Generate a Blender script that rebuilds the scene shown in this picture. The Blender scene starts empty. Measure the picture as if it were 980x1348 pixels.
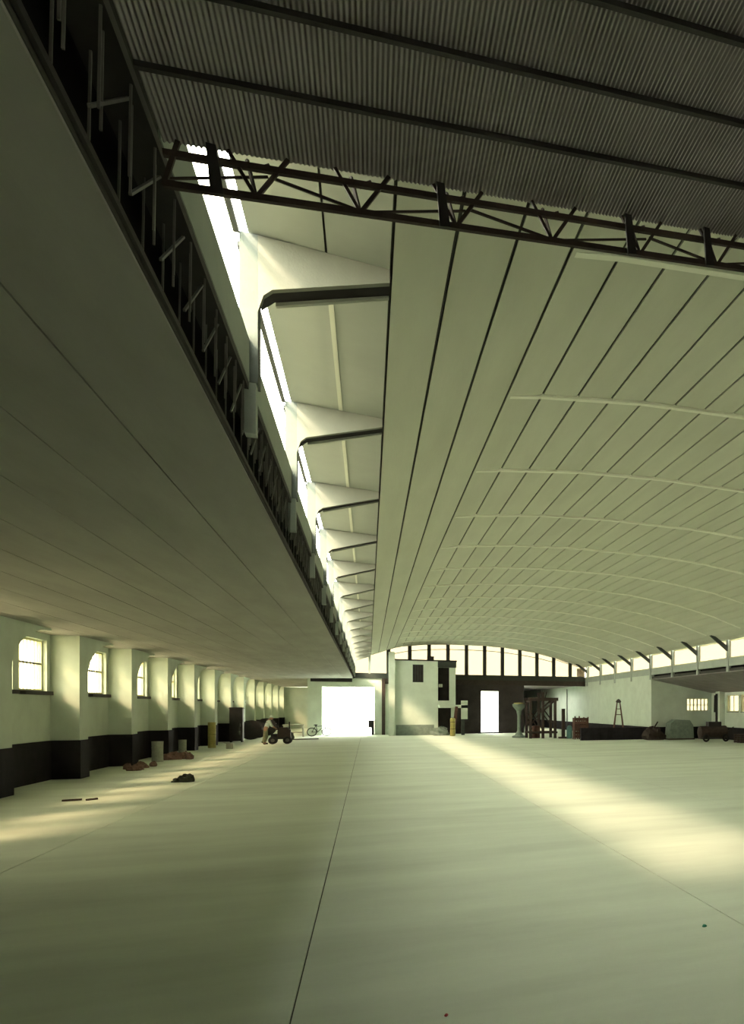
import bpy, math, random
from mathutils import Vector, Matrix
random.seed(7)
scene = bpy.context.scene
C = scene.collection

# ------------------------------------------------------------------ camera
cam_d = bpy.data.cameras.new('camera')
cam = bpy.data.objects.new('camera', cam_d); C.objects.link(cam)
cam.location = (0, 0, 2.2)
cam.rotation_euler = (math.radians(90), 0, -math.atan(0.495))
cam_d.sensor_fit = 'AUTO'; cam_d.sensor_width = 36.0
cam_d.lens = 1000.0 / 1348.0 * 36.0
cam_d.shift_x = -490.0 / 1348.0
cam_d.shift_y = 258.0 / 1348.0
cam_d.clip_end = 2000
scene.camera = cam

# ------------------------------------------------------------------ world, sun, exposure
w = bpy.data.worlds.new('hazy_sky'); scene.world = w; w.use_nodes = True
bg = w.node_tree.nodes['Background']
bg.inputs['Color'].default_value = (1.0, 0.985, 0.85, 1)
bg.inputs['Strength'].default_value = 14.0
sun_d = bpy.data.lights.new('sun', 'SUN'); sun_d.energy = 8.8; sun_d.angle = math.radians(12)
sun_d.color = (1.0, 0.76, 0.56)
sun = bpy.data.objects.new('sun', sun_d); C.objects.link(sun)
sun.location = (-40, -10, 50)
sun.rotation_euler = Vector((0.93, 0.75, -1.0)).to_track_quat('-Z', 'Y').to_euler()
vs = scene.view_settings
vs.view_transform = 'Standard'; vs.look = 'None'; vs.gamma = 1.0; vs.use_curve_mapping = False
vs.exposure = 0.8
scene.cycles.use_denoising = True
scene.cycles.max_bounces = 12; scene.cycles.diffuse_bounces = 8; scene.cycles.transparent_max_bounces = 24

# ------------------------------------------------------------------ materials
def mat(name, col, rough=0.85, var=0.12, scale=3.0, bump=0.0, metal=0.0, stretch=(1, 1, 1), spec=0.3, dark=None, fine=0.5):
    m = bpy.data.materials.new(name); m.use_nodes = True
    nt = m.node_tree; b = nt.nodes['Principled BSDF']
    b.inputs['Roughness'].default_value = rough; b.inputs['Metallic'].default_value = metal
    b.inputs['Specular IOR Level'].default_value = spec
    tc = nt.nodes.new('ShaderNodeTexCoord'); mp = nt.nodes.new('ShaderNodeMapping')
    mp.inputs['Scale'].default_value = stretch
    nt.links.new(tc.outputs['Object'], mp.inputs['Vector'])
    n1 = nt.nodes.new('ShaderNodeTexNoise'); n1.inputs['Scale'].default_value = scale
    n1.inputs['Detail'].default_value = 6; n1.inputs['Roughness'].default_value = 0.6
    nt.links.new(mp.outputs['Vector'], n1.inputs['Vector'])
    r = nt.nodes.new('ShaderNodeValToRGB')
    lo = dark if dark else tuple(c * (1 - var) for c in col)
    hi = tuple(min(1, c * (1 + var)) for c in col)
    r.color_ramp.elements[0].position = 0.3; r.color_ramp.elements[0].color = (*lo, 1)
    r.color_ramp.elements[1].position = 0.7; r.color_ramp.elements[1].color = (*hi, 1)
    nt.links.new(n1.outputs['Fac'], r.inputs['Fac'])
    nt.links.new(r.outputs['Color'], b.inputs['Base Color'])
    if bump:
        n2 = nt.nodes.new('ShaderNodeTexNoise'); n2.inputs['Scale'].default_value = scale * 14
        n2.inputs['Detail'].default_value = 3
        nt.links.new(mp.outputs['Vector'], n2.inputs['Vector'])
        bp = nt.nodes.new('ShaderNodeBump'); bp.inputs['Strength'].default_value = bump
        bp.inputs['Distance'].default_value = 0.02
        nt.links.new(n2.outputs['Fac'], bp.inputs['Height'])
        nt.links.new(bp.outputs['Normal'], b.inputs['Normal'])
    return m

M = {}
M['floor'] = mat('worn_concrete_floor', (0.60, 0.67, 0.575), 0.92, 0.13, 0.55, 0.3, stretch=(0.35, 1.3, 1), spec=0.08)
M['joint'] = mat('dark_joint', (0.07, 0.075, 0.06))
M['plaster'] = mat('pale_green_plaster', (0.52, 0.59, 0.51), 0.9, 0.08, 1.2, 0.15)
M['concrete'] = mat('pale_concrete', (0.33, 0.375, 0.34), 0.88, 0.07, 1.6, 0.15)
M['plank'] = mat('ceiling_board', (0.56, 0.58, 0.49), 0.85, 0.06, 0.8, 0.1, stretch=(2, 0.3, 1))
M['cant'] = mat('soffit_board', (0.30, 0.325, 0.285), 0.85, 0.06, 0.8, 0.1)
M['ribpaint'] = mat('pale_rib_paint', (0.82, 0.84, 0.74), 0.8, 0.04, 1.0)
M['postc2'] = mat('pale_bracket_concrete', (0.19, 0.20, 0.17), 0.88, 0.06, 3.0, 0.1)
M['postc'] = mat('shaded_grey_post', (0.13, 0.152, 0.14), 0.88, 0.10, 3.0, 0.15)  # post concrete darkened to stand in for its unlit near face
M['aisle'] = mat('aisle_ceiling_board', (0.28, 0.28, 0.255), 0.85, 0.12, 0.8, 0.1, stretch=(2, 0.4, 1))
M['dado'] = mat('dark_dado_paint', (0.020, 0.018, 0.021), 0.85, 0.3, 2.5, 0.2, spec=0.05)
M['dark'] = mat('dark_steel', (0.02, 0.018, 0.018), 0.6, 0.3, 4)
M['rust'] = mat('dark_rusty_steel', (0.035, 0.024, 0.02), 0.7, 0.35, 6)
M['rod'] = mat('dull_grey_rod', (0.12, 0.12, 0.11), 0.5, 0.2, 5)
M['corr'] = mat('grey_corrugated_sheet', (0.26, 0.24, 0.245), 0.75, 0.15, 1.2, 0.1)
M['backing'] = mat('black_void_board', (0.012, 0.011, 0.012), 0.9, 0.2, 3)  # black stands in for unlit void and near darkness; soffit strips share it
M['frame'] = mat('cream_window_frame', (0.60, 0.60, 0.38), 0.6, 0.08, 3)
M['bar'] = mat('dark_window_bar', (0.10, 0.10, 0.075), 0.6, 0.15, 5)
M['sill'] = mat('dark_stone_sill', (0.03, 0.028, 0.028), 0.7, 0.2, 5)
M['endpost'] = mat('dark_green_post', (0.035, 0.042, 0.036), 0.6, 0.2, 4)
M['brickdark'] = mat('dark_brown_wall', (0.035, 0.028, 0.028), 0.85, 0.35, 1.5, 0.3)
M['ground'] = mat('pale_yard', (0.55, 0.52, 0.44), 0.95, 0.08, 0.1)
M['timber'] = mat('dark_timber', (0.045, 0.032, 0.026), 0.85, 0.35, 5, 0.2)
M['redwood'] = mat('red_brown_wood', (0.085, 0.04, 0.03), 0.8, 0.3, 5, 0.2)
M['yellow'] = mat('ochre_paint', (0.32, 0.28, 0.09), 0.6, 0.2, 5)
M['pale'] = mat('pale_grey_drum', (0.36, 0.38, 0.32), 0.7, 0.2, 5)
M['pinkish'] = mat('reddish_rubble', (0.20, 0.12, 0.10), 0.9, 0.4, 6, 0.4)
M['tarp'] = mat('grey_green_tarpaulin', (0.16, 0.20, 0.17), 0.85, 0.2, 4, 0.3)
M['bluegreen'] = mat('blue_green_paint', (0.07, 0.16, 0.15), 0.6, 0.2, 5)
M['olive'] = mat('olive_cloth', (0.20, 0.21, 0.13), 0.9, 0.25, 12)
M['shirt'] = mat('pale_shirt_cloth', (0.55, 0.62, 0.56), 0.9, 0.1, 12)
M['skin'] = mat('skin', (0.34, 0.20, 0.13), 0.6, 0.08, 20)
M['hair'] = mat('dark_hair', (0.02, 0.016, 0.014), 0.7, 0.2, 30)
M['rubber'] = mat('black_rubber', (0.016, 0.016, 0.017), 0.8, 0.2, 8)
M['rag'] = mat('dark_olive_rag', (0.05, 0.055, 0.04), 0.95, 0.4, 8, 0.4)
M['greenbit'] = mat('green_plastic', (0.02, 0.22, 0.13), 0.4, 0.1, 5)
M['redbit'] = mat('red_plastic', (0.45, 0.05, 0.05), 0.4, 0.1, 5)
M['roofbase'] = mat('roof_slab', (0.05, 0.05, 0.045), 0.9, 0.2, 2)
g = bpy.data.materials.new('window_glass'); g.use_nodes = True
nt = g.node_tree; nt.nodes.clear()
out = nt.nodes.new('ShaderNodeOutputMaterial'); mx = nt.nodes.new('ShaderNodeMixShader')
tr = nt.nodes.new('ShaderNodeBsdfTransparent'); gl = nt.nodes.new('ShaderNodeBsdfGlossy')
tr.inputs['Color'].default_value = (0.97, 0.96, 0.90, 1); gl.inputs['Roughness'].default_value = 0.08
mx.inputs['Fac'].default_value = 0.05
nt.links.new(tr.outputs[0], mx.inputs[1]); nt.links.new(gl.outputs[0], mx.inputs[2]); nt.links.new(mx.outputs[0], out.inputs[0])
M['glass'] = g
g2 = g.copy(); g2.name = 'dim_cream_glass'
[n for n in g2.node_tree.nodes if n.type == 'BSDF_TRANSPARENT'][0].inputs['Color'].default_value = (0.27, 0.25, 0.205, 1)  # tint added to cut the daylight and keep the panes cream
M['glass_dim'] = g2
g3 = g.copy(); g3.name = 'part_dimmed_glass'
[n for n in g3.node_tree.nodes if n.type == 'BSDF_TRANSPARENT'][0].inputs['Color'].default_value = (0.72, 0.69, 0.60, 1)  # milder tint added to cut daylight through the left windows
M['glass_part_dim'] = g3

# ------------------------------------------------------------------ mesh builder
class MB:
    def __init__(s): s.v = []; s.f = []
    def add(s, vs_, fs):
        o = len(s.v); s.v += [tuple(p) for p in vs_]; s.f += [tuple(i + o for i in q) for q in fs]; return s
    def box(s, x0, x1, y0, y1, z0, z1):
        return s.add([(x0,y0,z0),(x1,y0,z0),(x1,y1,z0),(x0,y1,z0),(x0,y0,z1),(x1,y0,z1),(x1,y1,z1),(x0,y1,z1)],
            [(0,3,2,1),(4,5,6,7),(0,1,5,4),(1,2,6,5),(2,3,7,6),(3,0,4,7)])
    def prism(s, poly, axis, a, b):
        n = len(poly)
        def P(u, v, t): return (u, t, v) if axis == 'y' else ((t, u, v) if axis == 'x' else (u, v, t))
        vs_ = [P(u, v, a) for u, v in poly] + [P(u, v, b) for u, v in poly]
        fs = [tuple(range(n)), tuple(range(2*n-1, n-1, -1))] + [(i, i+n, (i+1) % n + n, (i+1) % n) for i in range(n)]
        return s.add(vs_, fs)
    def bar(s, p, q, w, h=None):
        p = Vector(p); q = Vector(q); h = h or w
        d = (q - p).normalized(); up = Vector((0,0,1)) if abs(d.z) < 0.95 else Vector((0,1,0))
        a = d.cross(up).normalized() * (w/2); b = a.normalized().cross(d).normalized() * (h/2)
        vs_ = [p-a-b, p+a-b, p+a+b, p-a+b, q-a-b, q+a-b, q+a+b, q-a+b]
        return s.add(vs_, [(0,3,2,1),(4,5,6,7),(0,1,5,4),(1,2,6,5),(2,3,7,6),(3,0,4,7)])
    def lathe(s, prof, n=16, c=(0,0,0)):
        vs_ = []; fs = []
        for r, z in prof:
            for i in range(n):
                t = 2*math.pi*i/n; vs_.append((c[0]+r*math.cos(t), c[1]+r*math.sin(t), c[2]+z))
        for k in range(len(prof)-1):
            for i in range(n):
                j = (i+1) % n; fs.append((k*n+i, k*n+j, (k+1)*n+j, (k+1)*n+i))
        fs.append(tuple(range(n-1, -1, -1))); L = (len(prof)-1)*n; fs.append(tuple(range(L, L+n)))
        return s.add(vs_, fs)
    def tube(s, pts, r, n=8):
        pts = [Vector(p) for p in pts]
        for i in range(len(pts)-1):
            p, q = pts[i], pts[i+1]; d = (q-p).normalized()
            up = Vector((0,0,1)) if abs(d.z) < 0.95 else Vector((0,1,0))
            a = d.cross(up).normalized(); b = a.cross(d)
            ring = [a*math.cos(2*math.pi*k/n)*r + b*math.sin(2*math.pi*k/n)*r for k in range(n)]
            s.add([p+x for x in ring]+[q+x for x in ring],
                [(k, (k+1)%n, (k+1)%n+n, k+n) for k in range(n)] + [tuple(range(n-1,-1,-1)), tuple(range(n, 2*n))])
        return s
    def torus(s, c, R, r, axis='y', n=22, m=8):
        vs_ = []; fs = []
        for i in range(n):
            t = 2*math.pi*i/n
            for j in range(m):
                u = 2*math.pi*j/m; rr = R + r*math.cos(u); z = r*math.sin(u)
                a, b = rr*math.cos(t), rr*math.sin(t)
                p = (a, z, b) if axis == 'y' else ((z, a, b) if axis == 'x' else (a, b, z))
                vs_.append((c[0]+p[0], c[1]+p[1], c[2]+p[2]))
        for i in range(n):
            for j in range(m):
                fs.append((i*m+j, ((i+1)%n)*m+j, ((i+1)%n)*m+(j+1)%m, i*m+(j+1)%m))
        return s.add(vs_, fs)
    def lump(s, c, rx, ry, rz, seed=0, n=12, m=7, j=0.18):
        rnd = random.Random(seed); vs_ = []; fs = []
        for k in range(m+1):
            ph = math.pi*k/m
            for i in range(n):
                t = 2*math.pi*i/n; q = 1 + rnd.uniform(-j, j)
                vs_.append((c[0]+rx*q*math.sin(ph)*math.cos(t), c[1]+ry*q*math.sin(ph)*math.sin(t), max(0.0, c[2]+rz*q*math.cos(ph))))
        for k in range(m):
            for i in range(n):
                jn = (i+1) % n; fs.append((k*n+i, (k+1)*n+i, (k+1)*n+jn, k*n+jn))
        return s.add(vs_, fs)
    def mesh(s, name, m, smooth=False):
        me = bpy.data.meshes.new(name); me.from_pydata(s.v, [], s.f); me.update()
        if m: me.materials.append(M[m] if isinstance(m, str) else m)
        import bmesh
        bm = bmesh.new(); bm.from_mesh(me); bmesh.ops.recalc_face_normals(bm, faces=bm.faces); bm.to_mesh(me); bm.free()
        if smooth:
            for p in me.polygons: p.use_smooth = True
        return me
    def build(s, name, m, parent=None, loc=(0,0,0), smooth=False):
        return put(name, s.mesh(name, m, smooth), parent, loc)

def put(name, me, parent=None, loc=(0,0,0), rz=0):
    o = bpy.data.objects.new(name, me); C.objects.link(o); o.location = loc; o.rotation_euler = (0,0,rz)
    if parent: o.parent = parent
    return o
def struct(o): o['kind'] = 'structure'; return o
def tag(o, label, cat, group=None):
    o['label'] = label; o['category'] = cat
    if group: o['group'] = group
    return o
def thing(name, label, cat, loc=(0,0,0), rz=0, group=None):
    return tag(put(name, None, None, loc, rz), label, cat, group)
def empty_struct(name, loc=(0,0,0)): return struct(put(name, None, None, loc))
def copy_tree(o, parent=None):
    c = o.copy(); C.objects.link(c); c.parent = parent
    for ch in list(o.children): copy_tree(ch, c)
    return c
WN = [0]
def wname():
    WN[0] += 1; return 'window_%d' % WN[0]
def B(*a): return MB().box(*a)

# ------------------------------------------------------------------ dimensions
S = 4.3
YK = [8.28 + S*k for k in range(-1, 15)]           # bracket frames along the hall
Y0, YF, YE = -8.0, 69.0, 98.0
P = [(-1.0,6.59),(0.2,6.53),(0.76,6.73),(1.36,6.96),(1.98,7.18),(2.6,7.33),(4.3,7.52),(6.2,7.61),(9,7.6),(11,7.47),(13.3,7.15),(15.2,6.7),(16.9,6.15),(17.85,5.95)]
def prof(x):
    for (a, za), (b, zb) in zip(P, P[1:]):
        if x <= b: return za + (zb-za)*(x-a)/(b-a)
    return P[-1][1]

# ------------------------------------------------------------------ ground and floor
struct(B(-300,300,-150,500,-0.35,-0.12).build('ground', 'ground'))
fl = struct(B(-9.05,22.8,Y0,YE,-0.12,-0.015).build('floor', 'joint'))
jx = [-9.05,-4.39,-0.49,3.41,7.31,11.21,15.11,19.0,22.8]
for a, b in zip(jx, jx[1:]):
    gcut = 0.006
    B(a+gcut,b-gcut,Y0,22.0,-0.015,0).build('slab','floor',fl)
    B(a+gcut,b-gcut,22.006,60.0,-0.015,0).build('slab','floor',fl)
    B(a+gcut,b-gcut,60.006,YE,-0.015,0).build('slab','floor',fl)

# ------------------------------------------------------------------ main ceiling: shell, boards, ribs
def strip(pts, y0, y1, t):
    n = len(pts)
    return MB().prism([(x, z) for x, z in pts] + [(x, z+t) for x, z in reversed(pts)], 'y', y0, y1)
ceil = struct(strip([(x, z+0.03) for x, z in P], Y0, YF+0.4, 0.25).build('ceiling', 'roofbase'))
edges = [-1.0,-0.36,0.2,0.76,1.36,1.98] + [1.98+0.575*k for k in range(1, 28)] + [17.85]
for i, (a, b) in enumerate(zip(edges, edges[1:])):
    gp = 0.019 if i > 1 else 0.010
    xs = [a+gp] + [x for x, z in P if a+gp+0.05 < x < b-gp-0.05] + [b-gp]
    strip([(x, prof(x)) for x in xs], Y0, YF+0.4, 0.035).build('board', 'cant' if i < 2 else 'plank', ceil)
rib_me = None
for y in YK[1:]:
    if rib_me is None:
        xs = [2.05, 2.6, 4.3, 6.2, 9, 11, 13.3, 15.2, 16.7]
        dz = [0.0] + [0.04]*8
        poly = [(x, prof(x)-d) for x, d in zip(xs, dz)] + [(x, prof(x)+0.02) for x in reversed(xs)]
        rib_me = MB().prism(poly, 'y', 0, 0.11).mesh('rib', 'ribpaint')
    put('rib', rib_me, ceil, (0, y, 0))
# seam strips on the cantilevered soffit
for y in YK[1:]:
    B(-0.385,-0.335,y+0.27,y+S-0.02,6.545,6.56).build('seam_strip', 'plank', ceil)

# ------------------------------------------------------------------ left clerestory
wc = struct(B(-1.16,-0.98,4.95,YF,5.2,5.59).build('wall_clerestory_left', 'concrete'))
B(-1.16,-0.99,Y0,4.95,5.2,6.58).build('solid_panel', 'backing', wc)  # near panel coloured black to stand in for the darkness there
post_me = B(-1.06,-0.915,0,0.22,5.2,6.57).mesh('post', 'postc')
br_me = MB().prism([(-0.914,6.57),(0.19,6.535),(0.19,6.40),(-0.80,6.09),(-0.87,6.02),(-0.915,5.86)], 'y', 0, 0.07).mesh('bracket', 'postc2')
lip_me = MB().prism([(-0.80,6.16),(0.19,6.46),(0.19,6.39),(-0.80,6.075)], 'y', 0.29, 0.34).mesh('lip', 'cant')
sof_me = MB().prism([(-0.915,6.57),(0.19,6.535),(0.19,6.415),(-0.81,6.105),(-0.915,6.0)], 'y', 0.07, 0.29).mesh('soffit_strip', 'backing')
for y in YK[1:]:
    put('post', post_me, wc, (0, y, 0))
    b = put('bracket', br_me, wc, (0, y, 0))
    put('soffit_strip', sof_me, b); put('lip', lip_me, b)
cw_f = MB().box(-1.12,-1.03,0.22,S,5.59,5.64).mesh('sill_rail', 'frame')
cw_h = MB().box(-1.105,-1.06,0.22,S,6.545,6.585).mesh('head_rail', 'endpost')
cw_p = MB().box(-1.085,-1.079,0.22,S,5.63,6.55).mesh('pane', 'glass')
for y in YK:
    o = empty_struct(wname(), (0, y, 0))
    put('sill_rail', cw_f, o); put('head_rail', cw_h, o); put('pane', cw_p, o)

# lattice girder under the sill beam, with a black panel for the dark void behind it
struct(MB().box(-1.5,-1.4,Y0,YF,4.66,5.35).box(-1.5,-0.98,YF+0.01,YF+0.3,4.6,5.42).build('wall_girder_backing', 'backing'))  # black panel stands in for unlit void; end box added against light leak
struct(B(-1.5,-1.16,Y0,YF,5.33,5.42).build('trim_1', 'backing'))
lg = thing('lattice_girder', 'long dark lattice girder under the left clerestory beam', 'girder', (-1.05, 0, 4.63))
B(-0.065,-0.045,Y0,YF-0.05,0.02,0.06).build('bottom_chord', 'dark', lg)
B(-0.11,0.065,Y0,YF-0.05,0.50,0.565).build('top_chord', 'dark', lg)  # made wide and black to put shade on the beam's underside
vr = MB().bar((0,0,0.05),(0,0.03,0.53),0.010).mesh('rod', 'rod')
dr = MB().bar((0.02,0,0.05),(0.02,0.62,0.53),0.014).mesh('brace', 'rod')
stub = B(0.03,0.12,0,0.14,0.10,0.565).mesh('stub_post', 'concrete')
for y in YK[1:]: put('stub_post', stub, lg, (0, y, 0))
y = 1.0; i = 0
while y < YF - 1:
    put('rod', vr, lg, ((0.02, -0.06, 0.05)[i % 3], y, 0))
    if i % 4 == 0: put('brace', dr, lg, (0, y, 0))
    y += 0.15 if y < 20 else 0.4; i += 1

# ------------------------------------------------------------------ left aisle ceiling
ai = struct(MB().prism([(-9.05,4.45),(-1.12,4.63),(-1.12,4.66),(-9.05,4.60)], 'y', Y0, YE).build('ceiling_aisle_left', 'roofbase'))
ex = [-1.12-0.74*k for k in range(0, 11)] + [-9.0]
for a, b in zip(ex, ex[1:]):
    z = lambda x: 4.43 + (x+9.05)*0.18/7.9
    MB().prism([(a-0.007,z(a)),(b+0.007,z(b)),(b+0.007,z(b)+0.03),(a-0.007,z(a)+0.03)], 'y', Y0, YE).build('board', 'aisle', ai)

# ------------------------------------------------------------------ left wall, piers, windows
PY = [24.55 + 5.8*i for i in range(-2, 13)]
wl = MB().box(-9.05,-8.75,Y0,YE,0,2.70).box(-9.05,-8.75,Y0,YE,4.24,4.45).box(-9.05,-8.75,Y0,PY[0]+0.8,2.70,4.24).box(-9.05,-8.75,PY[-1],YE,2.70,4.24)
wins = []
for k, y in enumerate(PY[:-1]):
    ya, yb = y+0.8, y+5.8
    w1 = (ya+0.18, ya+2.24); w2 = (yb-2.34, yb-0.28)
    wl.box(-9.05,-8.75,ya,w1[0],2.70,4.24); wl.box(-9.05,-8.75,w1[1],w2[0],2.70,4.24); wl.box(-9.05,-8.75,w2[1],yb+0.8,2.70,4.24)
    wins += [w1[0], w2[0]]
wl = struct(wl.build('wall_left', 'plaster'))
B(-8.75,-8.72,Y0,YE,0,1.2).build('dado', 'dado', wl)
pier_me = B(-8.75,-8.05,0,0.8,0,4.46).mesh('pier', 'plaster')
pd_me = B(-8.76,-8.02,-0.03,0.83,0,1.2).mesh('pier_dado', 'dado')
arc = [(0.78,3.1)]+[(0.80+2.7*(1-math.cos(t)), 3.15+1.24*math.sin(t)) for t in [i*math.pi/2/14 for i in range(15)]]+[(3.5,4.46),(0.78,4.46)]
ha_me = MB().prism(arc, 'x', -8.42, -8.06).mesh('haunch', 'plaster')
for y in PY:
    p = put('pier', pier_me, wl, (0, y, 0)); put('pier_dado', pd_me, p)
    if y < PY[-1]: put('haunch', ha_me, p)
W_, H_ = 2.06, 1.54
lw = empty_struct(wname(), (-8.9, wins[0], 2.70))
MB().box(-0.04,0.04,0,0.06,0,H_).box(-0.04,0.04,W_-0.06,W_,0,H_).box(-0.04,0.04,0,W_,0,0.06).box(-0.04,0.04,0,W_,H_-0.06,H_).build('frame', 'frame', lw)
B(-0.03,0.035,0.06,W_-0.06,0.80,0.85).build('transom', 'bar', lw)
for j in range(1, 8): B(-0.015,0.02,W_*j/8-0.011,W_*j/8+0.011,0.06,H_-0.06).build('bar', 'frame', lw)
B(-0.005,0.005,0.06,W_-0.06,0.06,0.80).build('pane', 'glass_part_dim', lw)
B(-0.005,0.005,0.06,W_-0.06,0.85,H_-0.06).build('pane', 'glass_part_dim', lw)
B(-0.05,0.30,-0.02,W_+0.02,-0.11,0.0).build('sill', 'sill', lw)
for y in wins[1:]:
    c = copy_tree(lw); c.name = wname(); c.location.y = y

# ------------------------------------------------------------------ right clerestory
YR = [37.95 + S*k for k in range(-8, 8)]
wr = struct(B(17.85,18.05,Y0,YF,4.52,4.95).build('wall_clerestory_right', 'concrete'))
B(17.87,18.03,Y0,YR[0],4.9,6.0).build('solid_panel', 'concrete', wr)
rp = B(17.80,17.98,0,0.24,4.2,6.0).mesh('post', 'concrete')
rb = MB().prism([(17.80,5.35),(16.75,6.16),(16.95,6.2),(17.80,5.62)], 'y', 0.04, 0.20).mesh('strut', 'endpost')
rc_s = B(17.9,17.98,0.24,S,4.95,5.0).mesh('sill_rail', 'frame'); rc_p = B(17.935,17.941,0.24,S,5.0,5.93).mesh('pane', 'glass_dim')
rc_h = B(17.9,17.98,0.24,S,5.90,5.97).mesh('head_rail', 'frame')
for y in YR:
    put('post', rp, wr, (0,y,0)); put('strut', rb, wr, (0,y,0))
    o = empty_struct(wname(), (0,y,0)); put('sill_rail', rc_s, o); put('pane', rc_p, o); put('head_rail', rc_h, o)
struct(MB().box(18.3,18.4,Y0,50.8,4.3,4.9).box(18.06,18.4,50.8,51.1,4.2,4.9).build('wall_girder_backing_right', 'backing'))  # black panel stands in for the dark gap behind the right lattice
struct(B(18.05,18.4,Y0,51.1,4.80,4.88).build('trim_2', 'backing'))
ra = struct(MB().prism([(17.9,4.24),(22.8,3.28),(22.8,3.45),(17.9,4.4)], 'y', Y0, 51.0).build('ceiling_aisle_right', 'roofbase'))
for k in range(6):
    a = 17.9+0.81*k; b = a+0.80; z = lambda x: 4.20-(x-17.9)*0.196
    MB().prism([(a,z(a)),(b,z(b)),(b,z(b)+0.035),(a,z(a)+0.035)], 'y', Y0, 50.8).build('board', 'corr', ra)
# wall that continues under the right beam beyond the aisle end
we = struct(B(17.86,18.1,50.8,YE,0,4.55).build('wall_right_rear', 'plaster'))
B(17.83,17.86,51.0,YE,0,0.86).build('dado', 'dado', we)
# aisle end wall with its grille window
wn = MB().box(18.1,20.55,50.8,51.05,0,3.28).box(20.55,22.25,50.8,51.05,0,1.98).box(20.55,22.25,50.8,51.05,2.9,3.3).box(22.25,22.8,50.8,51.05,0,3.3)
wn.prism([(18.1,3.27),(22.8,3.27),(22.8,3.30),(18.1,4.25)], 'y', 50.8, 51.05)
wn = struct(wn.build('wall_aisle_end', 'plaster'))
B(18.1,22.5,50.76,50.8,0,0.86).build('dado', 'dado', wn)
o = empty_struct(wname(), (20.55, 50.9, 1.98))
MB().box(0,0.05,-0.03,0.03,0,0.92).box(1.65,1.7,-0.03,0.03,0,0.92).box(0,1.7,-0.03,0.03,0,0.05).box(0,1.7,-0.03,0.03,0.87,0.92).build('frame', 'frame', o)
for j in range(1, 6): B(1.7*j/6-0.04,1.7*j/6+0.04,-0.025,0.025,0.05,0.87).build('bar', 'frame', o)
B(0.05,1.65,-0.03,0.02,0.42,0.46).build('transom', 'bar', o)
for j in range(6): B(1.7*j/6+0.04,1.7*(j+1)/6-0.04,-0.004,0.004,0.05,0.87).build('pane', 'glass_dim', o)
# right outer wall with windows between piers
rw = MB().box(22.5,22.8,Y0,50.8,0,1.95).box(22.5,22.8,Y0,50.8,3.1,3.36)
wy = [44.05, 46.3]; ya = Y0
rws = [s_ for k in range(7) for s_ in (46.3-5.0*k, 44.1-5.0*k)]
rws = sorted(rws)
for s_ in rws:
    rw.box(22.5,22.8,ya,s_,1.95,3.1); ya = s_+1.9
rw.box(22.5,22.8,ya,50.8,1.95,3.1)
rw = struct(rw.build('wall_right', 'plaster'))
B(22.47,22.5,Y0,50.7,0,0.86).build('dado', 'dado', rw)
for k in range(8): B(22.1,22.5,48.5-5.0*k,49.2-5.0*k,0,3.36).build('pier', 'plaster', rw)
o1 = empty_struct(wname(), (22.62, rws[0], 1.95))
MB().box(-0.03,0.03,0,0.05,0,1.15).box(-0.03,0.03,1.85,1.9,0,1.15).box(-0.03,0.03,0,1.9,0,0.05).box(-0.03,0.03,0,1.9,1.1,1.15).build('frame', 'frame', o1)
B(-0.03,0.02,0.92,0.97,0.05,1.1).build('mullion', 'frame', o1)
B(-0.12,0.03,-0.02,1.92,-0.07,0.0).build('sill', 'sill', o1)
B(-0.004,0.004,0.05,0.92,0.05,1.1).build('pane', 'glass_dim', o1); B(-0.004,0.004,0.97,1.85,0.05,1.1).build('pane', 'glass_dim', o1)
for s_ in rws[1:]:
    c = copy_tree(o1); c.name = wname(); c.location.y = s_
struct(MB().box(-9.05,5.5,Y0-0.3,Y0,0,7.9).box(5.5,8.0,Y0-0.3,Y0,2.3,7.9).box(8.0,22.8,Y0-0.3,Y0,0,7.9).build('wall_back', 'plaster'))  # unseen wall, pale for bounce light; doorway added to daylight the near floor

# ------------------------------------------------------------------ far end of the high hall
wf = MB().box(-1.16,18.05,YF,YF+0.35,4.62,5.0)                      # ring beam
wf = struct(wf.build('wall_far', 'endpost'))
low = MB().box(-4.1,-3.3,YF+0.1,YF+0.4,0,4.3).box(-3.3,0.45,YF+0.1,YF+0.4,3.9,4.62).box(0.45,1.5,YF+0.1,YF+0.4,0,4.62)
low.build('plaster_bay', 'plaster', wf)
lowd = MB().box(1.5,8.78,YF+0.1,YF+0.4,0,4.62).box(8.78,10.23,YF+0.1,YF+0.4,3.65,4.62).box(10.23,12.4,YF+0.1,YF+0.4,0,4.62).box(12.4,18.05,YF+0.1,YF+0.4,4.29,4.62)
lowd.build('dark_bay', 'brickdark', wf)
B(-4.1,-1.16,YF+0.05,YF+0.4,4.3,4.6).build('lintel', 'dark', wf)
B(1.2,18.0,YF-0.06,YF+0.02,4.18,4.62).build('band', 'rust', wf)
B(1.0,1.25,YF-0.25,YF+0.1,0,4.62).build('downpipe_post', 'rust', wf)
B(8.5,10.5,YF-0.4,YF+0.45,0,0.10).build('threshold', 'dado', wf)
px = [-1.06, 0.1, 1.5] + [3.11+1.49*k for k in range(10)]
pw = [0.10, 0.16, 0.30] + [0.28]*10
for x, wd in zip(px, pw):
    B(x-wd/2,x+wd/2,YF+0.05,YF+0.30,4.98,prof(x)+0.05).build('post', 'concrete' if x < 1 else 'endpost', wf)
px2 = px + [17.85]
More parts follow.
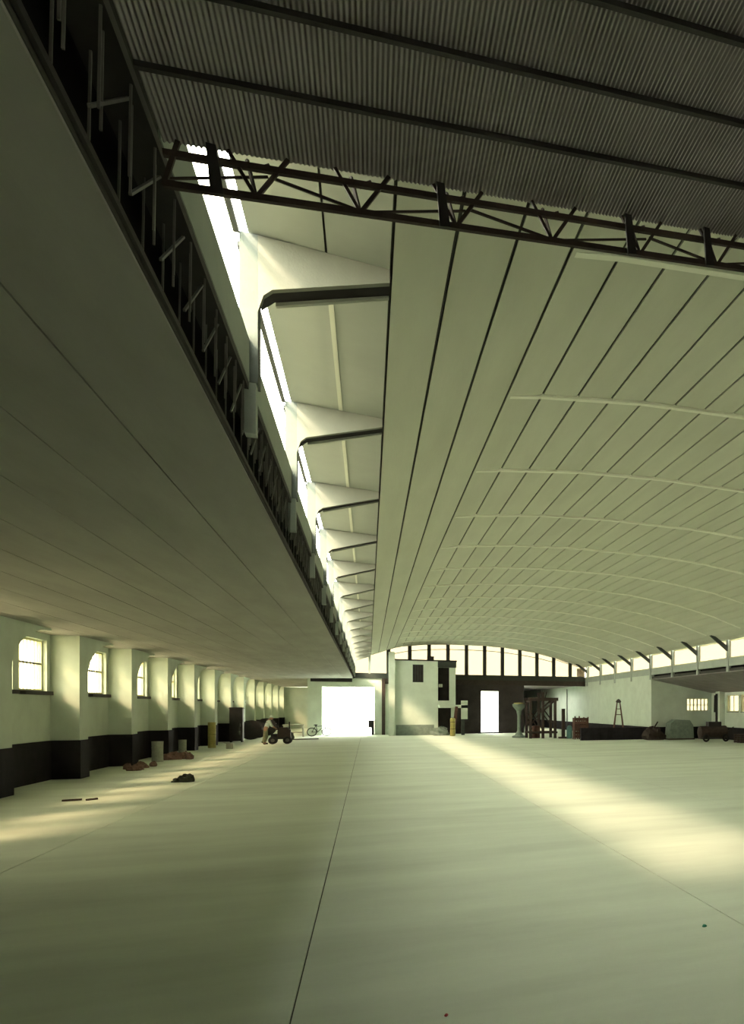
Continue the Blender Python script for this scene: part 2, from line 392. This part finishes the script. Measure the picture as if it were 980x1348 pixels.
for a, b in zip(px2, px2[1:]):
    o = empty_struct(wname(), (0, YF+0.17, 0))
    za, zb = prof(a)+0.03, prof(b)+0.03
    MB().prism([(a,5.0),(b,5.0)] + [(x_, prof(x_)+0.03) for x_ in [b] + [q_ for q_, _ in reversed(P) if a < q_ < b] + [a]], 'y', -0.004, 0.004).build('pane', 'glass_dim', o)
    B(a,b,-0.03,0.03,5.0,5.06).build('sill_rail', 'endpost', o)
    if a > 1.4:
        h = 0.42 if min(za, zb) > 6.4 else 0.12
        MB().prism([(a,za-h-0.05),(b,zb-h-0.05),(b,zb-h),(a,za-h)], 'y', -0.03, 0.03).build('transom', 'bar', o)
# passages left and right of the yard behind the hall
struct(MB().box(-4.3,-4.1,YF+0.1,YE,0,4.7).build('wall_passage_left', 'plaster'))
struct(MB().box(12.2,12.4,YF+0.4,YE,0,3.4).box(12.2,12.4,YF+0.4,72,3.4,4.3).box(12.2,12.4,81,YE,3.4,4.3).build('wall_passage_right', 'plaster'))  # unseen high opening added to let daylight onto the passage wall
struct(B(12.2,18.1,YF+0.4,YE,4.29,4.5).build('ceiling_passage', 'corr'))
struct(B(-8.75,-4.3,94.96,95.2,0,4.44).build('wall_end_left', 'plaster'))
struct(B(12.2,18.1,YE,YE+0.3,0,4.6).build('wall_end_right', 'plaster'))
column = struct(B(1.45,1.88,66.0,66.4,0,6.62).build('trim_3', 'plaster'))

# ------------------------------------------------------------------ corrugated canopy over the camera
YT = 4.92
cz = lambda x: 5.19 + 0.125*(x+0.98)
can = thing('corrugated_canopy', 'dark grey corrugated sheet canopy on black purlins overhead', 'canopy', (0.03,0,0.004))
pitch = 0.023; nx = int(7.4/pitch*6)
pts = []
for i in range(nx+1):
    x = -1.0 + 7.4*i/nx
    pts.append((x, cz(x) + 0.0055*math.sin(2*math.pi*x/pitch)))
sv = [(x, -0.53, z+0.014) for x, z in pts] + [(x, 0.03, z-0.004) for x, z in pts]
sf = [(i, i+1, i+nx+2, i+nx+1) for i in range(nx)]
sh = MB().add(sv, sf).mesh('sheet', 'corr', True)
pu = MB().bar((-1.0,0,cz(-1.0)-0.022),(6.4,0,cz(6.4)-0.022),0.03,0.028).mesh('purlin', 'dark')
for k in range(25):
    y = YT - (0.55 + 0.505*(k-1) if k else 0)
    put('sheet', sh, can, (0, y, 0))
    if k: put('purlin', pu, can, (0, y+0.02, 0))
tr_ = thing('canopy_truss', 'black steel lattice truss along the edge of the corrugated canopy', 'truss', (0, YT, 0))
zt = lambda x: cz(x) - 0.082
zb_ = lambda x: cz(x) - 0.245
MB().bar((-0.965,0,zt(-0.965)),(6.4,0,zt(6.4)),0.03,0.032).build('top_chord', 'rust', tr_)
MB().bar((-0.965,0,zb_(-0.965)),(6.4,0,zb_(6.4)),0.03,0.034).build('bottom_chord', 'rust', tr_)
vx = [-0.55,-0.04,0.48,1.06,1.65,2.22] + [2.22+0.57*k for k in range(1, 7)]
for k, x in enumerate(vx):
    MB().bar((x-0.13,0,cz(x-0.13)-0.01),(x,0,zb_(x)),0.016,0.018).build('strut', 'rust', tr_)
    MB().bar((x+0.15,0,cz(x+0.15)-0.01),(x,0,zb_(x)),0.018,0.020).build('strut', 'rust', tr_)
    MB().bar((x-0.05,0.06,cz(x-0.05)-0.01),(x,0.0,zb_(x)),0.014,0.016).build('strut', 'rust', tr_)
    MB().bar((x+0.05,0.07,cz(x)-0.01),(x,0.02,zt(x)),0.022,0.022).build('cleat', 'rust', tr_)
    if k % 2 == 0 or k > 3:
        hx = x - 0.2 if k == 0 else x - 0.09
        MB().prism([(hx-0.025,cz(hx)-0.012),(hx+0.02,cz(hx)-0.012),(hx+0.055,zb_(hx)-0.02),(hx-0.005,zb_(hx)-0.03)], 'y', -0.035, -0.015).build('hanger', 'dark', tr_)
    if k+1 < len(vx):
        xn = vx[k+1]
        if k % 2 == 0: MB().bar((x+0.08,0.05,zt(x)-0.005),(xn,0.02,zb_(xn)+0.02),0.013,0.015).build('tie_rod', 'rust', tr_)
        else: MB().bar((x,0.02,zb_(x)+0.015),(xn+0.06,0.05,zt(xn)-0.02),0.012,0.012).build('tie_rod', 'rust', tr_)
MB().bar((-0.96,0.02,zb_(-0.96)+0.04),(-0.5,0.05,zt(-0.5)-0.01),0.012,0.012).build('tie_rod', 'rust', tr_)
MB().bar((-0.96,0,zb_(-0.96)),(-0.90,0,cz(-0.9)-0.01),0.022,0.022).build('strut', 'rust', tr_)
hk = thing('ceiling_hook', 'small black hook hanging from the corrugated canopy', 'hook', (-0.316, 3.56, 5.12))
MB().tube([(0,0,0.13),(0,0,0.03)],0.008).lump((0,0,0.02),0.022,0.022,0.02,3).build('eyelet', 'dark', hk)

# ------------------------------------------------------------------ two-storey cabin
cb = thing('site_cabin', 'pale two-storey cabin with barred window and dark doorways at the far end', 'cabin', (0, 66.5, 0))
wv = MB().box(1.9,3.2,0,0.2,0,6.0).box(3.2,4.0,0,0.2,0,4.27).box(3.2,4.0,0,0.2,5.7,6.0).box(4.0,5.1,0,0.2,0,6.0)
wv.box(5.1,6.1,0,0.2,2.2,2.8).box(5.1,6.44,0,0.2,5.5,6.0).box(6.1,6.44,0,0.2,0,5.5)
wv.box(1.9,2.1,0.2,2.5,0,6.0).box(6.24,6.44,0.2,2.5,0,6.0)
wv.build('wall', 'plaster', cb)
B(2.1,6.24,1.2,1.3,0,6.0).build('dark_interior_back', 'brickdark', cb)  # interior back coloured dark to stand in for the unlit rooms
B(2.1,6.24,0.2,1.2,2.35,2.55).build('upper_floor', 'brickdark', cb)
B(1.85,6.55,-0.08,2.5,6.0,6.10).build('roof', 'dado', cb)
B(5.08,6.5,-0.05,0.0,5.5,6.0).build('canopy_board', 'endpost', cb)
B(1.98,4.8,-0.04,0,0,0.85).build('dado', 'tarp', cb)
wf_ = MB().box(3.2,3.26,0.02,0.1,4.27,5.7).box(3.94,4.0,0.02,0.1,4.27,5.7).box(3.2,4.0,0.02,0.1,4.27,4.33).box(3.2,4.0,0.02,0.1,5.64,5.7).build('window', 'endpost', cb)
for j in range(1, 4): B(3.2+0.2*j-0.025,3.2+0.2*j+0.025,0.03,0.08,4.3,5.65).build('bar', 'endpost', wf_)
B(3.24,3.96,0.1,0.12,4.3,5.66).build('dark_window_back', 'brickdark', wf_)  # dark sheet stands in for the unlit room behind the bars
MB().box(5.1,7.25,-1.2,0,2.2,2.45).build('landing', 'plaster', cb)
B(6.75,7.25,-1.2,-1.05,1.3,2.8).build('landing_panel', 'plaster', cb)
B(6.8,7.05,-1.0,-0.8,0,2.2).build('landing_post', 'endpost', cb)
B(5.95,6.1,-0.04,0.02,2.8,5.5).build('door_frame', 'plaster', cb)
B(5.15,5.45,0.15,0.2,3.9,4.15).build('notice', 'pale', cb)
bx = tag(B(0,0.5,0,0.4,0,0.3).build('roof_box', 'dark'), 'small dark box on the cabin roof edge', 'box'); bx.location = (4.3,66.6,6.1)

# ------------------------------------------------------------------ props
def planks_lean(name, label, x, y, lean, h, w_, m):
    o = tag(MB().bar((0,0,0.0),(lean,0.35,h),w_,0.05).build(name, m), label, 'plank'); o.location = (x,y,0.02); return o
planks_lean('leaning_plank','red-brown plank leaning against the cabin landing post',6.05,64.2,0.28,2.3,0.22,'redwood')
t = thing('mat_roll','ochre roll of matting standing before the cabin landing','roll',(5.95,63.6,0))
MB().lathe([(0.17,0),(0.20,0.1),(0.18,0.8),(0.2,1.3),(0.15,1.42),(0.05,1.38)],14).build('roll','yellow',t,smooth=True)
MB().torus((0,0,0.55),0.19,0.02,'z').build('tie','redwood',t)
MB().torus((0,0,1.1),0.19,0.02,'z').build('tie','redwood',t)
t = thing('mesh_heap','dark tangled heap beside the lower cabin doorway','heap',(5.2,65.4,0))
MB().lump((0,0,0.2),0.7,0.5,0.45,11,14,8,0.3).build('heap','tarp',t)

# timber frame
t = thing('timber_frame','dark timber scaffold frame with crossed braces on the far floor','scaffold',(11.35,55.8,0))
for yy in (0, 1.5):
    for xx in (-0.88, 0, 0.88):
        B(xx-0.09,xx+0.09,yy-0.09,yy+0.09,0,2.95 if xx else 3.35).build('post','timber',t)
    B(-1.05,1.1,yy-0.07,yy+0.07,2.72,2.95).build('top_beam','timber',t)
    B(-1.0,1.05,yy-0.05,yy+0.05,0.35,0.50).build('bottom_beam','timber',t)
    MB().bar((0.05,yy,2.0),(0.85,yy,2.75),0.10).build('brace','timber',t)
    MB().bar((0.05,yy,2.1),(0.85,yy,1.0),0.08).build('brace','timber',t)
    MB().bar((-0.85,yy,1.0),(-0.05,yy,2.1),0.08).build('brace','timber',t)
    MB().bar((-0.85,yy,1.9),(0.0,yy,0.6),0.08).build('brace','timber',t)
for xx in (-0.88, 0.88):
    B(xx-0.06,xx+0.06,0,1.5,2.6,2.75).build('cross_beam','timber',t)
    B(xx-0.05,xx+0.05,0,1.5,0.4,0.52).build('cross_beam','timber',t)
MB().bar((-0.2,0.7,2.9),(0.05,0.7,3.5),0.06).bar((0.3,0.7,2.9),(0.42,0.7,3.4),0.05).build('loose_stick','timber',t)
t = thing('drum_stack','reddish drum stored inside the dark timber frame','drum',(11.0,56.5,0))
MB().lathe([(0.28,0),(0.3,0.03),(0.28,0.3),(0.3,0.33),(0.28,0.6),(0.3,0.63),(0.28,0.9),(0.26,0.9)],16).build('shell','redwood',t)
t = thing('pedestal_stand','pale pedestal stand with flared top left of the timber frame','stand',(10.05,58.0,0))
MB().lathe([(0.5,0),(0.5,0.12),(0.3,0.2),(0.14,0.5),(0.12,1.6),(0.2,2.0),(0.45,2.3),(0.5,2.45),(0.48,2.5)],16).build('column','tarp',t)
MB().lathe([(0.4,0),(0.38,0.08),(0.1,0.10)],14,(0,0,2.5)).build('cap','yellow',t)
t = thing('square_post','short dark timber post right of the scaffold frame','post',(12.67,55.1,0))
B(-0.11,0.11,-0.11,0.11,0,2.15).build('shaft','timber',t); B(-0.3,0.3,-0.3,0.3,0,0.12).build('foot','timber',t)
t = thing('slim_pole','thin tall pole standing behind the square post','pole',(13.15,56.0,0))
MB().lathe([(0.04,0),(0.035,3.55),(0.02,3.6)],8).build('shaft','endpost',t); MB().lathe([(0.3,0),(0.3,0.05),(0.06,0.1)],12).build('foot','endpost',t)
t = thing('gas_bottle','small blue-green gas bottle at the foot of the slim pole','bottle',(13.0,54.6,0))
MB().lathe([(0.19,0),(0.2,0.05),(0.2,0.75),(0.14,0.9),(0.06,0.96)],14).build('body','bluegreen',t,smooth=True)
MB().lathe([(0.05,0),(0.05,0.1),(0.02,0.12)],8,(0,0,0.95)).build('valve','dark',t)
# crate with jagged top
t = thing('slatted_crate','red-brown slatted crate with uneven top by the low wall','crate',(13.45,53.2,0))
for j in range(6): B(-0.48,0.48,-0.33,-0.29,0.1+0.24*j,0.30+0.24*j).build('slat','redwood',t)
for j in range(6): B(-0.48,0.48,0.29,0.33,0.1+0.24*j,0.30+0.24*j).build('slat','redwood',t)
for sx in (-0.46,-0.16,0.16,0.46):
    B(sx-0.04,sx+0.04,-0.29,-0.24,0,1.55+0.1*((sx*7)%1)).build('batten','redwood',t)
    B(sx-0.04,sx+0.04,0.24,0.29,0,1.5).build('batten','redwood',t)
B(-0.48,-0.44,-0.29,0.29,0.1,1.45).build('side','redwood',t); B(0.44,0.48,-0.29,0.29,0.1,1.45).build('side','redwood',t)

# low dark wall across the right of the hall
lw_ = struct(MB().box(12.9,17.83,50.9,51.15,0,0.84).build('wall_low', 'dado'))
for k in range(8): B(12.9+0.616*k+0.01,12.9+0.616*(k+1)-0.01,50.86,50.9,0.02,0.82).build('panel','dado',lw_)
t = thing('a_frame_stand','thin brown A-frame stand on the low dark wall','stand',(15.55,51.02,0.84))
for sx in (-1, 1):
    MB().bar((0.33*sx,-0.1,0),(0.10*sx,0,1.75),0.06).build('leg','redwood',t)
    MB().bar((0.33*sx,0.1,0),(0.10*sx,0,1.75),0.06).build('leg','redwood',t)
MB().bar((-0.2,0,0.9),(0.2,0,0.9),0.05).build('rung','redwood',t); MB().bar((-0.15,0,1.3),(0.15,0,1.3),0.05).build('rung','redwood',t)
MB().lathe([(0.14,0),(0.2,0.08),(0.12,0.2),(0.04,0.26)],10,(0,0,1.72)).build('head','timber',t)
t = thing('covered_machine','grey-green tarpaulin-covered block in front of the aisle end wall','machine',(19.5,49.6,0))
MB().prism([(-0.9,0),(0.9,0),(0.85,1.0),(0.6,1.35),(-0.4,1.4),(-0.8,1.15)],'y',-0.5,0.5).build('tarpaulin','tarp',t)
B(-0.95,0.95,-0.55,0.55,0,0.10).build('pallet','timber',t)
t = thing('rubble_heap','low dark heap of scrap left of the covered block','heap',(17.6,49.6,0))
MB().lump((0,0,0.3),0.75,0.5,0.55,5,14,8,0.28).build('scrap','rust',t); MB().bar((-0.3,0,0.3),(0.35,0.1,1.25),0.07).build('stake','timber',t)
t = thing('compressor','dark wheeled compressor on the right under the aisle windows','machine',(20.3,45.6,0))
MB().lathe([(0.1,-1.05),(0.4,-0.95),(0.42,0.9),(0.12,1.02)],16).build('tank','rust',t).rotation_euler = (0, math.radians(90), 0)
t.children[0].location = (0,0,0.62)
for sx in (-0.7,0.7): MB().torus((sx,-0.5,0.25),0.19,0.06,'y').lathe([(0.05,-0.04),(0.05,0.04)],8,(sx,-0.5,0.25)).build('wheel','rubber',t)
B(-0.4,0.5,-0.25,0.25,0.98,1.30).build('motor','dark',t); MB().bar((1.0,0,0.6),(1.5,0,0.95),0.05).build('tow_bar','dark',t)
B(-0.9,0.9,-0.45,0.45,0.18,0.26).build('chassis','dark',t)
t = thing('pallet_stack','small stack of dark pallets right of the compressor','pallets',(21.4,43.2,0))
for j in range(4):
    for q in range(5): B(-0.5+0.22*q,-0.34+0.22*q,-0.5,0.5,0.14*j+0.10,0.14*j+0.13).build('deck_board','timber',t)
    for q in (-0.45,0,0.45): B(-0.5,0.55,q-0.05,q+0.05,0.14*j,0.14*j+0.10).build('runner','timber',t)
t = thing('dark_column_hose','dark bundled hose hanging at the aisle corner pier','hose',(22.05,48.9,0))
MB().tube([(0,0,0.9),(0.0,0.0,3.2)],0.10).tube([(-0.15,0,1.9),(-0.12,0,3.1)],0.08).build('bundle','dark',t)

# left wall clutter
def drum(x, y, r, h, m, label, name='drum', cat='drum', lidm=None):
    t = thing(name, label, cat, (x,y,0))
    MB().lathe([(r*0.95,0),(r,0.03),(r*0.96,h*0.33),(r,h*0.35),(r*0.96,h*0.37),(r*0.96,h*0.65),(r,h*0.67),(r*0.96,h*0.69),(r,h-0.02),(r*0.93,h-0.02),(r*0.93,h-0.05)],18).build('shell',m,t)
    MB().lathe([(0.05,0),(0.05,0.03)],8,(r*0.5,0,h-0.06)).build('bung',lidm or 'dark',t)
    return t
drum(-7.72,50.5,0.19,0.75,'yellow','lower ochre drum standing against the left wall pier')
t = drum(-7.72,50.5,0.19,0.68,'yellow','upper ochre drum stacked on another by the left piers'); t.location.z = 0.75
drum(-7.75,38.6,0.20,0.85,'pale','pale grey drum nearest the camera by the left wall')
drum(-7.70,43.0,0.16,0.75,'pale','slim pale drum between the grey drum and ochre drums')
t = thing('rubble_pile','low reddish rubble pile at the foot of the left wall','rubble',(-7.2,40.6,0))
for k in range(9):
    MB().lump((0,0,0.07),random.uniform(.14,.3),random.uniform(.14,.28),random.uniform(.10,.24),20+k,9,6,0.25).build('chunk','pinkish',t,(random.uniform(-.5,.5),random.uniform(-1.1,1.1),0))
t = thing('rubble_pile','long strip of dark broken bricks along the left dado','rubble',(-7.55,34.5,0))
for k in range(10):
    MB().lump((0,0,0.05),random.uniform(.10,.22),random.uniform(.14,.28),random.uniform(.08,.16),50+k,9,6,0.25).build('chunk','pinkish',t,(random.uniform(-.25,.3),random.uniform(-1.6,1.6),0))
t = thing('tall_locker','tall dark narrow locker against the left piers','locker',(-7.6,58.4,0))
B(-0.36,0.36,-0.3,0.3,0.08,2.15).build('body','dark',t); MB().prism([(-0.4,2.15),(0.4,2.15),(0.34,2.24),(-0.34,2.24)],'y',-0.34,0.3).build('top','dark',t)
B(-0.33,0.33,-0.32,-0.30,0.12,2.1).build('door','dark',t); B(0.22,0.26,-0.35,-0.32,1.0,1.2).build('handle','rod',t)
for sx in (-0.3,0.3): B(sx-0.04,sx+0.04,-0.25,0.25,0,0.08).build('foot','dark',t)
t = thing('small_carton','small pale carton on the floor near the left piers','carton',(-6.7,49.0,0))
B(-0.14,0.14,-0.14,0.14,0,0.30).build('body','pale',t); MB().bar((-0.14,-0.1,0.30),(-0.26,-0.1,0.36),0.2,0.012).build('flap','pale',t)
for k, (x, y, h) in enumerate([(-7.3,62.6,1.35),(-7.25,66.0,1.2),(-7.2,70.2,1.4)]):
    t = thing('cable_reel', ['dark cable reel nearest the tall locker','dark cable reel in the middle of three by the piers','dark cable reel farthest down the left aisle'][k],'reel',(x,y,0),group='cable reels along the left wall')
    for yy in (-0.35,0.35):
        MB().lathe([(h/2,-0.03),(h/2,0.03)],20).build('flange','dark',t,(0,yy,h/2)).rotation_euler = (math.radians(90),0,0)
    MB().lathe([(h*0.28,-0.34),(h*0.28,0.34)],16).build('core','dark',t,(0,0,h/2)).rotation_euler = (math.radians(90),0,0)
# floor debris
t = thing('rag_bundle','dark crumpled rag bundle lying on the left floor strip','rag',(-4.9,27.6,0))
MB().lump((0.05,0,0.06),0.20,0.13,0.17,31,14,8,0.25).build('bundle','rag',t); MB().lump((-0.2,0.02,0.03),0.11,0.08,0.09,32,10,6,0.3).build('fold','rag',t)
t = thing('wood_scraps','flat dark wood scraps on the floor near the left windows','scrap',(-6.2,23.1,0))
MB().bar((-0.25,0,0.025),(0.1,0.05,0.03),0.08,0.04).build('stick','timber',t); MB().bar((0.2,-0.02,0.02),(0.38,0.1,0.03),0.07,0.04).build('stick','timber',t)
tag(MB().lump((0,0,0.01),0.025,0.02,0.015,8,10,6,0.2).build('bottle_cap','greenbit',None,(3.03,7.02,0)), 'tiny green cap on the floor at lower right', 'cap')
tag(MB().lump((0,0,0.008),0.014,0.012,0.012,9,10,6,0.2).build('bottle_cap','redbit',None,(0.5,5.8,0)), 'tiny red cap on the floor at bottom edge', 'cap')

# far left clutter
t = thing('work_bench','pale wooden work bench in front of the far left passage','bench',(-5.1,67.2,0))
B(-0.7,0.7,-0.35,0.35,0.85,0.95).build('top','pale',t)
for sx in (-0.6,0.6):
    for sy in (-0.28,0.28): MB().bar((sx*1.08,sy,0),(sx,sy,0.86),0.09).build('leg','pale',t)
B(-0.6,0.6,-0.05,0.05,0.3,0.38).build('stretcher','pale',t)
t = thing('bicycle','dark bicycle leaning beside the bright far doorway','bicycle',(-3.4,67.4,0))
for sx in (-0.5,0.5): 
    wl_ = MB().torus((0,0,0),0.31,0.035,'y').build('wheel','rubber',t,(sx,0,0.345))
    for q in range(6):
        a = math.pi*q/6; MB().bar((-0.3*math.cos(a),0,-0.3*math.sin(a)),(0.3*math.cos(a),0,0.3*math.sin(a)),0.008).build('spoke','rod',wl_)
MB().tube([(-0.5,0,0.345),(-0.12,0,0.33),(-0.22,0,0.85),(-0.5,0,0.345)],0.022).tube([(-0.12,0,0.33),(0.33,0,0.8),(-0.2,0,0.78)],0.022).tube([(0.5,0,0.345),(0.30,0,0.95)],0.02).build('frame','dark',t)
MB().lump((-0.24,0,0.88),0.14,0.08,0.05,3,10,6,0.05).build('saddle','rubber',t); MB().tube([(0.28,-0.25,0.98),(0.30,0,0.95),(0.28,0.25,0.98)],0.016).build('handlebar','dark',t)
t = tag(MB().bar((-0.9,0,0.04),(0.9,0.1,0.05),0.2,0.07).build('floor_plank','timber'),'dark plank lying flat on the far left floor','plank'); t.location = (-4.0,60.6,0)
t = thing('sack','dark slumped sack at the end of the floor plank','sack',(-5.0,62.0,0))
MB().lump((0,0,0.18),0.35,0.28,0.32,14,14,8,0.15).build('bag','rag',t,smooth=True); MB().lump((0.05,0,0.48),0.08,0.08,0.08,15,8,6,0.2).build('neck','rag',t)
t = thing('meter_box','small dark box fixed beside the bright far doorway','box',(0.24,69.0,0.6))
B(-0.24,0.2,-0.12,0.08,0,0.6).build('case','dado',t); B(-0.2,0.16,-0.14,-0.12,0.05,0.55).build('lid','dark',t); B(0.0,0.2,-0.02,0.1,-0.6,0.0).build('stand','dado',t)

# ------------------------------------------------------------------ handcart and person
t = thing('motor_cart','dark small-wheeled motor cart beside the standing person','cart',(-4.85,54.2,0))
for sx in (-0.35,0.42):
    for sy in (-0.28,0.28):
        wl_ = MB().torus((0,0,0),0.17,0.065,'y').build('wheel','rubber',t,(sx,sy,0.235)); MB().lathe([(0.10,-0.03),(0.10,0.03)],10).build('hub','rod',wl_).rotation_euler=(math.radians(90),0,0)
B(-0.5,0.6,-0.26,0.26,0.30,0.42).build('chassis','dark',t)
MB().prism([(-0.1,0.42),(0.58,0.42),(0.58,0.85),(0.4,1.02),(0.0,1.0),(-0.1,0.8)],'y',-0.24,0.24).build('engine_hood','rust',t)
B(-0.45,-0.12,-0.2,0.2,0.42,0.62).build('seat','rubber',t)
MB().tube([(0.0,0,0.9),(-0.2,0,1.25)],0.03).tube([(-0.2,-0.25,1.25),(-0.2,0.25,1.25)],0.022).build('steering_bar','dark',t)
MB().tube([(0.5,0.15,0.9),(0.5,0.15,1.35)],0.035).build('exhaust','dark',t)

def skin(name, verts, edges_, radii, m, parent, sub=2):
    me = bpy.data.meshes.new(name); me.from_pydata(verts, edges_, []); me.update(); me.materials.append(M[m])
    o = put(name, me, parent)
    o.modifiers.new('skin', 'SKIN')
    sl = me.skin_vertices[0].data
    for k, r in enumerate(radii):
        sl[k].radius = r if isinstance(r, tuple) else (r, r)
    sl[0].use_root = True
    s_ = o.modifiers.new('sub', 'SUBSURF'); s_.levels = sub; s_.render_levels = sub
    o.modifiers['skin'].use_smooth_shade = True
    return o
pr = thing('person','person in pale shirt and olive trousers leaning over the motor cart','person',(-5.55,54.0,0), math.radians(10))
# body: pelvis root, legs, torso, arms, neck (faces +x, towards the cart)
V = [(0,0,0.93),(-0.02,0.10,0.88),(0.05,0.12,0.50),(-0.04,0.13,0.09),(0.12,0.14,0.04),
     (-0.02,-0.10,0.88),(-0.06,-0.12,0.49),(-0.16,-0.13,0.09),(0.0,-0.14,0.04),
     (0.05,0,1.10),(0.12,0,1.30),(0.17,0,1.42),(0.22,0,1.52),
     (0.17,0.19,1.38),(0.28,0.23,1.12),(0.46,0.20,0.98),
     (0.17,-0.19,1.38),(0.30,-0.23,1.12),(0.48,-0.18,1.00)]
Ed = [(0,1),(1,2),(2,3),(3,4),(0,5),(5,6),(6,7),(7,8),(0,9),(9,10),(10,11),(11,12),(11,13),(13,14),(14,15),(11,16),(16,17),(17,18)]
R = [(0.15,0.12),0.105,0.072,0.048,0.04,0.105,0.072,0.048,0.04,(0.15,0.11),(0.17,0.12),(0.12,0.09),0.058,0.065,0.048,0.034,0.065,0.048,0.034]
skin('body', V, Ed, R, 'skin', pr)
skin('trousers', [V[0],V[1],V[2],(-0.04,0.13,0.12),V[5],V[6],(-0.15,-0.13,0.12),(0.02,0,1.02)],
     [(0,1),(1,2),(2,3),(0,4),(4,5),(5,6),(0,7)], [(0.17,0.14),0.125,0.092,0.078,0.125,0.092,0.078,(0.165,0.13)], 'olive', pr)
skin('shirt', [(0.02,0,0.98),V[9],V[10],V[11],(0.20,0,1.46),V[13],V[14],(0.36,0.22,1.06),V[16],V[17],(0.38,-0.21,1.07)],
     [(0,1),(1,2),(2,3),(3,4),(3,5),(5,6),(6,7),(3,8),(8,9),(9,10)], [(0.17,0.135),(0.175,0.13),(0.19,0.14),(0.14,0.11),0.075,0.085,0.066,0.056,0.085,0.066,0.056], 'shirt', pr)
for s_, a in ((1, V[3]), (-1, V[7])):
    skin('boot', [(a[0]-0.03,a[1],0.055),(a[0]+0.06,a[1],0.05),(a[0]+0.17,a[1],0.042),(a[0]-0.02,a[1],0.20)], [(0,1),(1,2),(0,3)], [0.055,0.052,0.042,0.062], 'rubber', pr)
hd = MB().lump((0,0,0.115),0.098,0.075,0.122,1,16,12,0.0).build('head','skin',pr,(0.26,0,1.50),smooth=True); hd.rotation_euler = (0, math.radians(18), 0)
MB().prism([(0.088,0.135),(0.122,0.085),(0.088,0.08)],'y',-0.015,0.015).build('nose','skin',hd)
B(0.086,0.096,-0.025,0.025,0.045,0.055).build('mouth','redwood',hd)
for sy in (-1, 1):
    MB().lump((0,0,0.0125),0.012,0.014,0.010,2,8,6,0).build('eye','hair',hd,(0.086,0.032*sy,0.115))
    MB().lump((0,0,0.03),0.018,0.010,0.03,3,8,6,0).build('ear','skin',hd,(0.0,0.076*sy,0.085))
MB().lump((0,0,0.10),0.108,0.086,0.105,4,14,9,0.03).build('cap','shirt',hd,(-0.012,0,0.075),smooth=True)
for s_, a, e in ((1, V[15], V[14]), (-1, V[18], V[17])):
    b = Vector(a); d = (b - Vector(e)).normalized(); sd = Vector((0,1,0)); sd = (sd - d*sd.dot(d)).normalized(); dn = d.cross(sd)
    if dn.z > 0: dn = -dn
    vv = [b, b+d*0.05, b+d*0.085]; ee = [(0,1),(1,2)]; rr = [0.028,(0.036,0.024),(0.038,0.020)]
    for q in range(4):
        o0 = (q-1.5)*0.020; L = [0.062,0.074,0.068,0.054][q]
        i0 = len(vv); base = b+d*0.088+sd*o0
        vv += [base, base+d*L*0.5+dn*0.006, base+d*L*0.85+dn*0.035]; ee += [(2,i0),(i0,i0+1),(i0+1,i0+2)]; rr += [0.0095,0.009,0.008]
    i0 = len(vv); tb = b+d*0.03-sd*s_*0.03
    vv += [tb, tb+d*0.03-sd*s_*0.022+dn*0.012, tb+d*0.06-sd*s_*0.028+dn*0.03]; ee += [(1,i0),(i0,i0+1),(i0+1,i0+2)]; rr += [0.011,0.010,0.008]
    skin('hand', [tuple(x) for x in vv], ee, rr, 'skin', pr, 1)
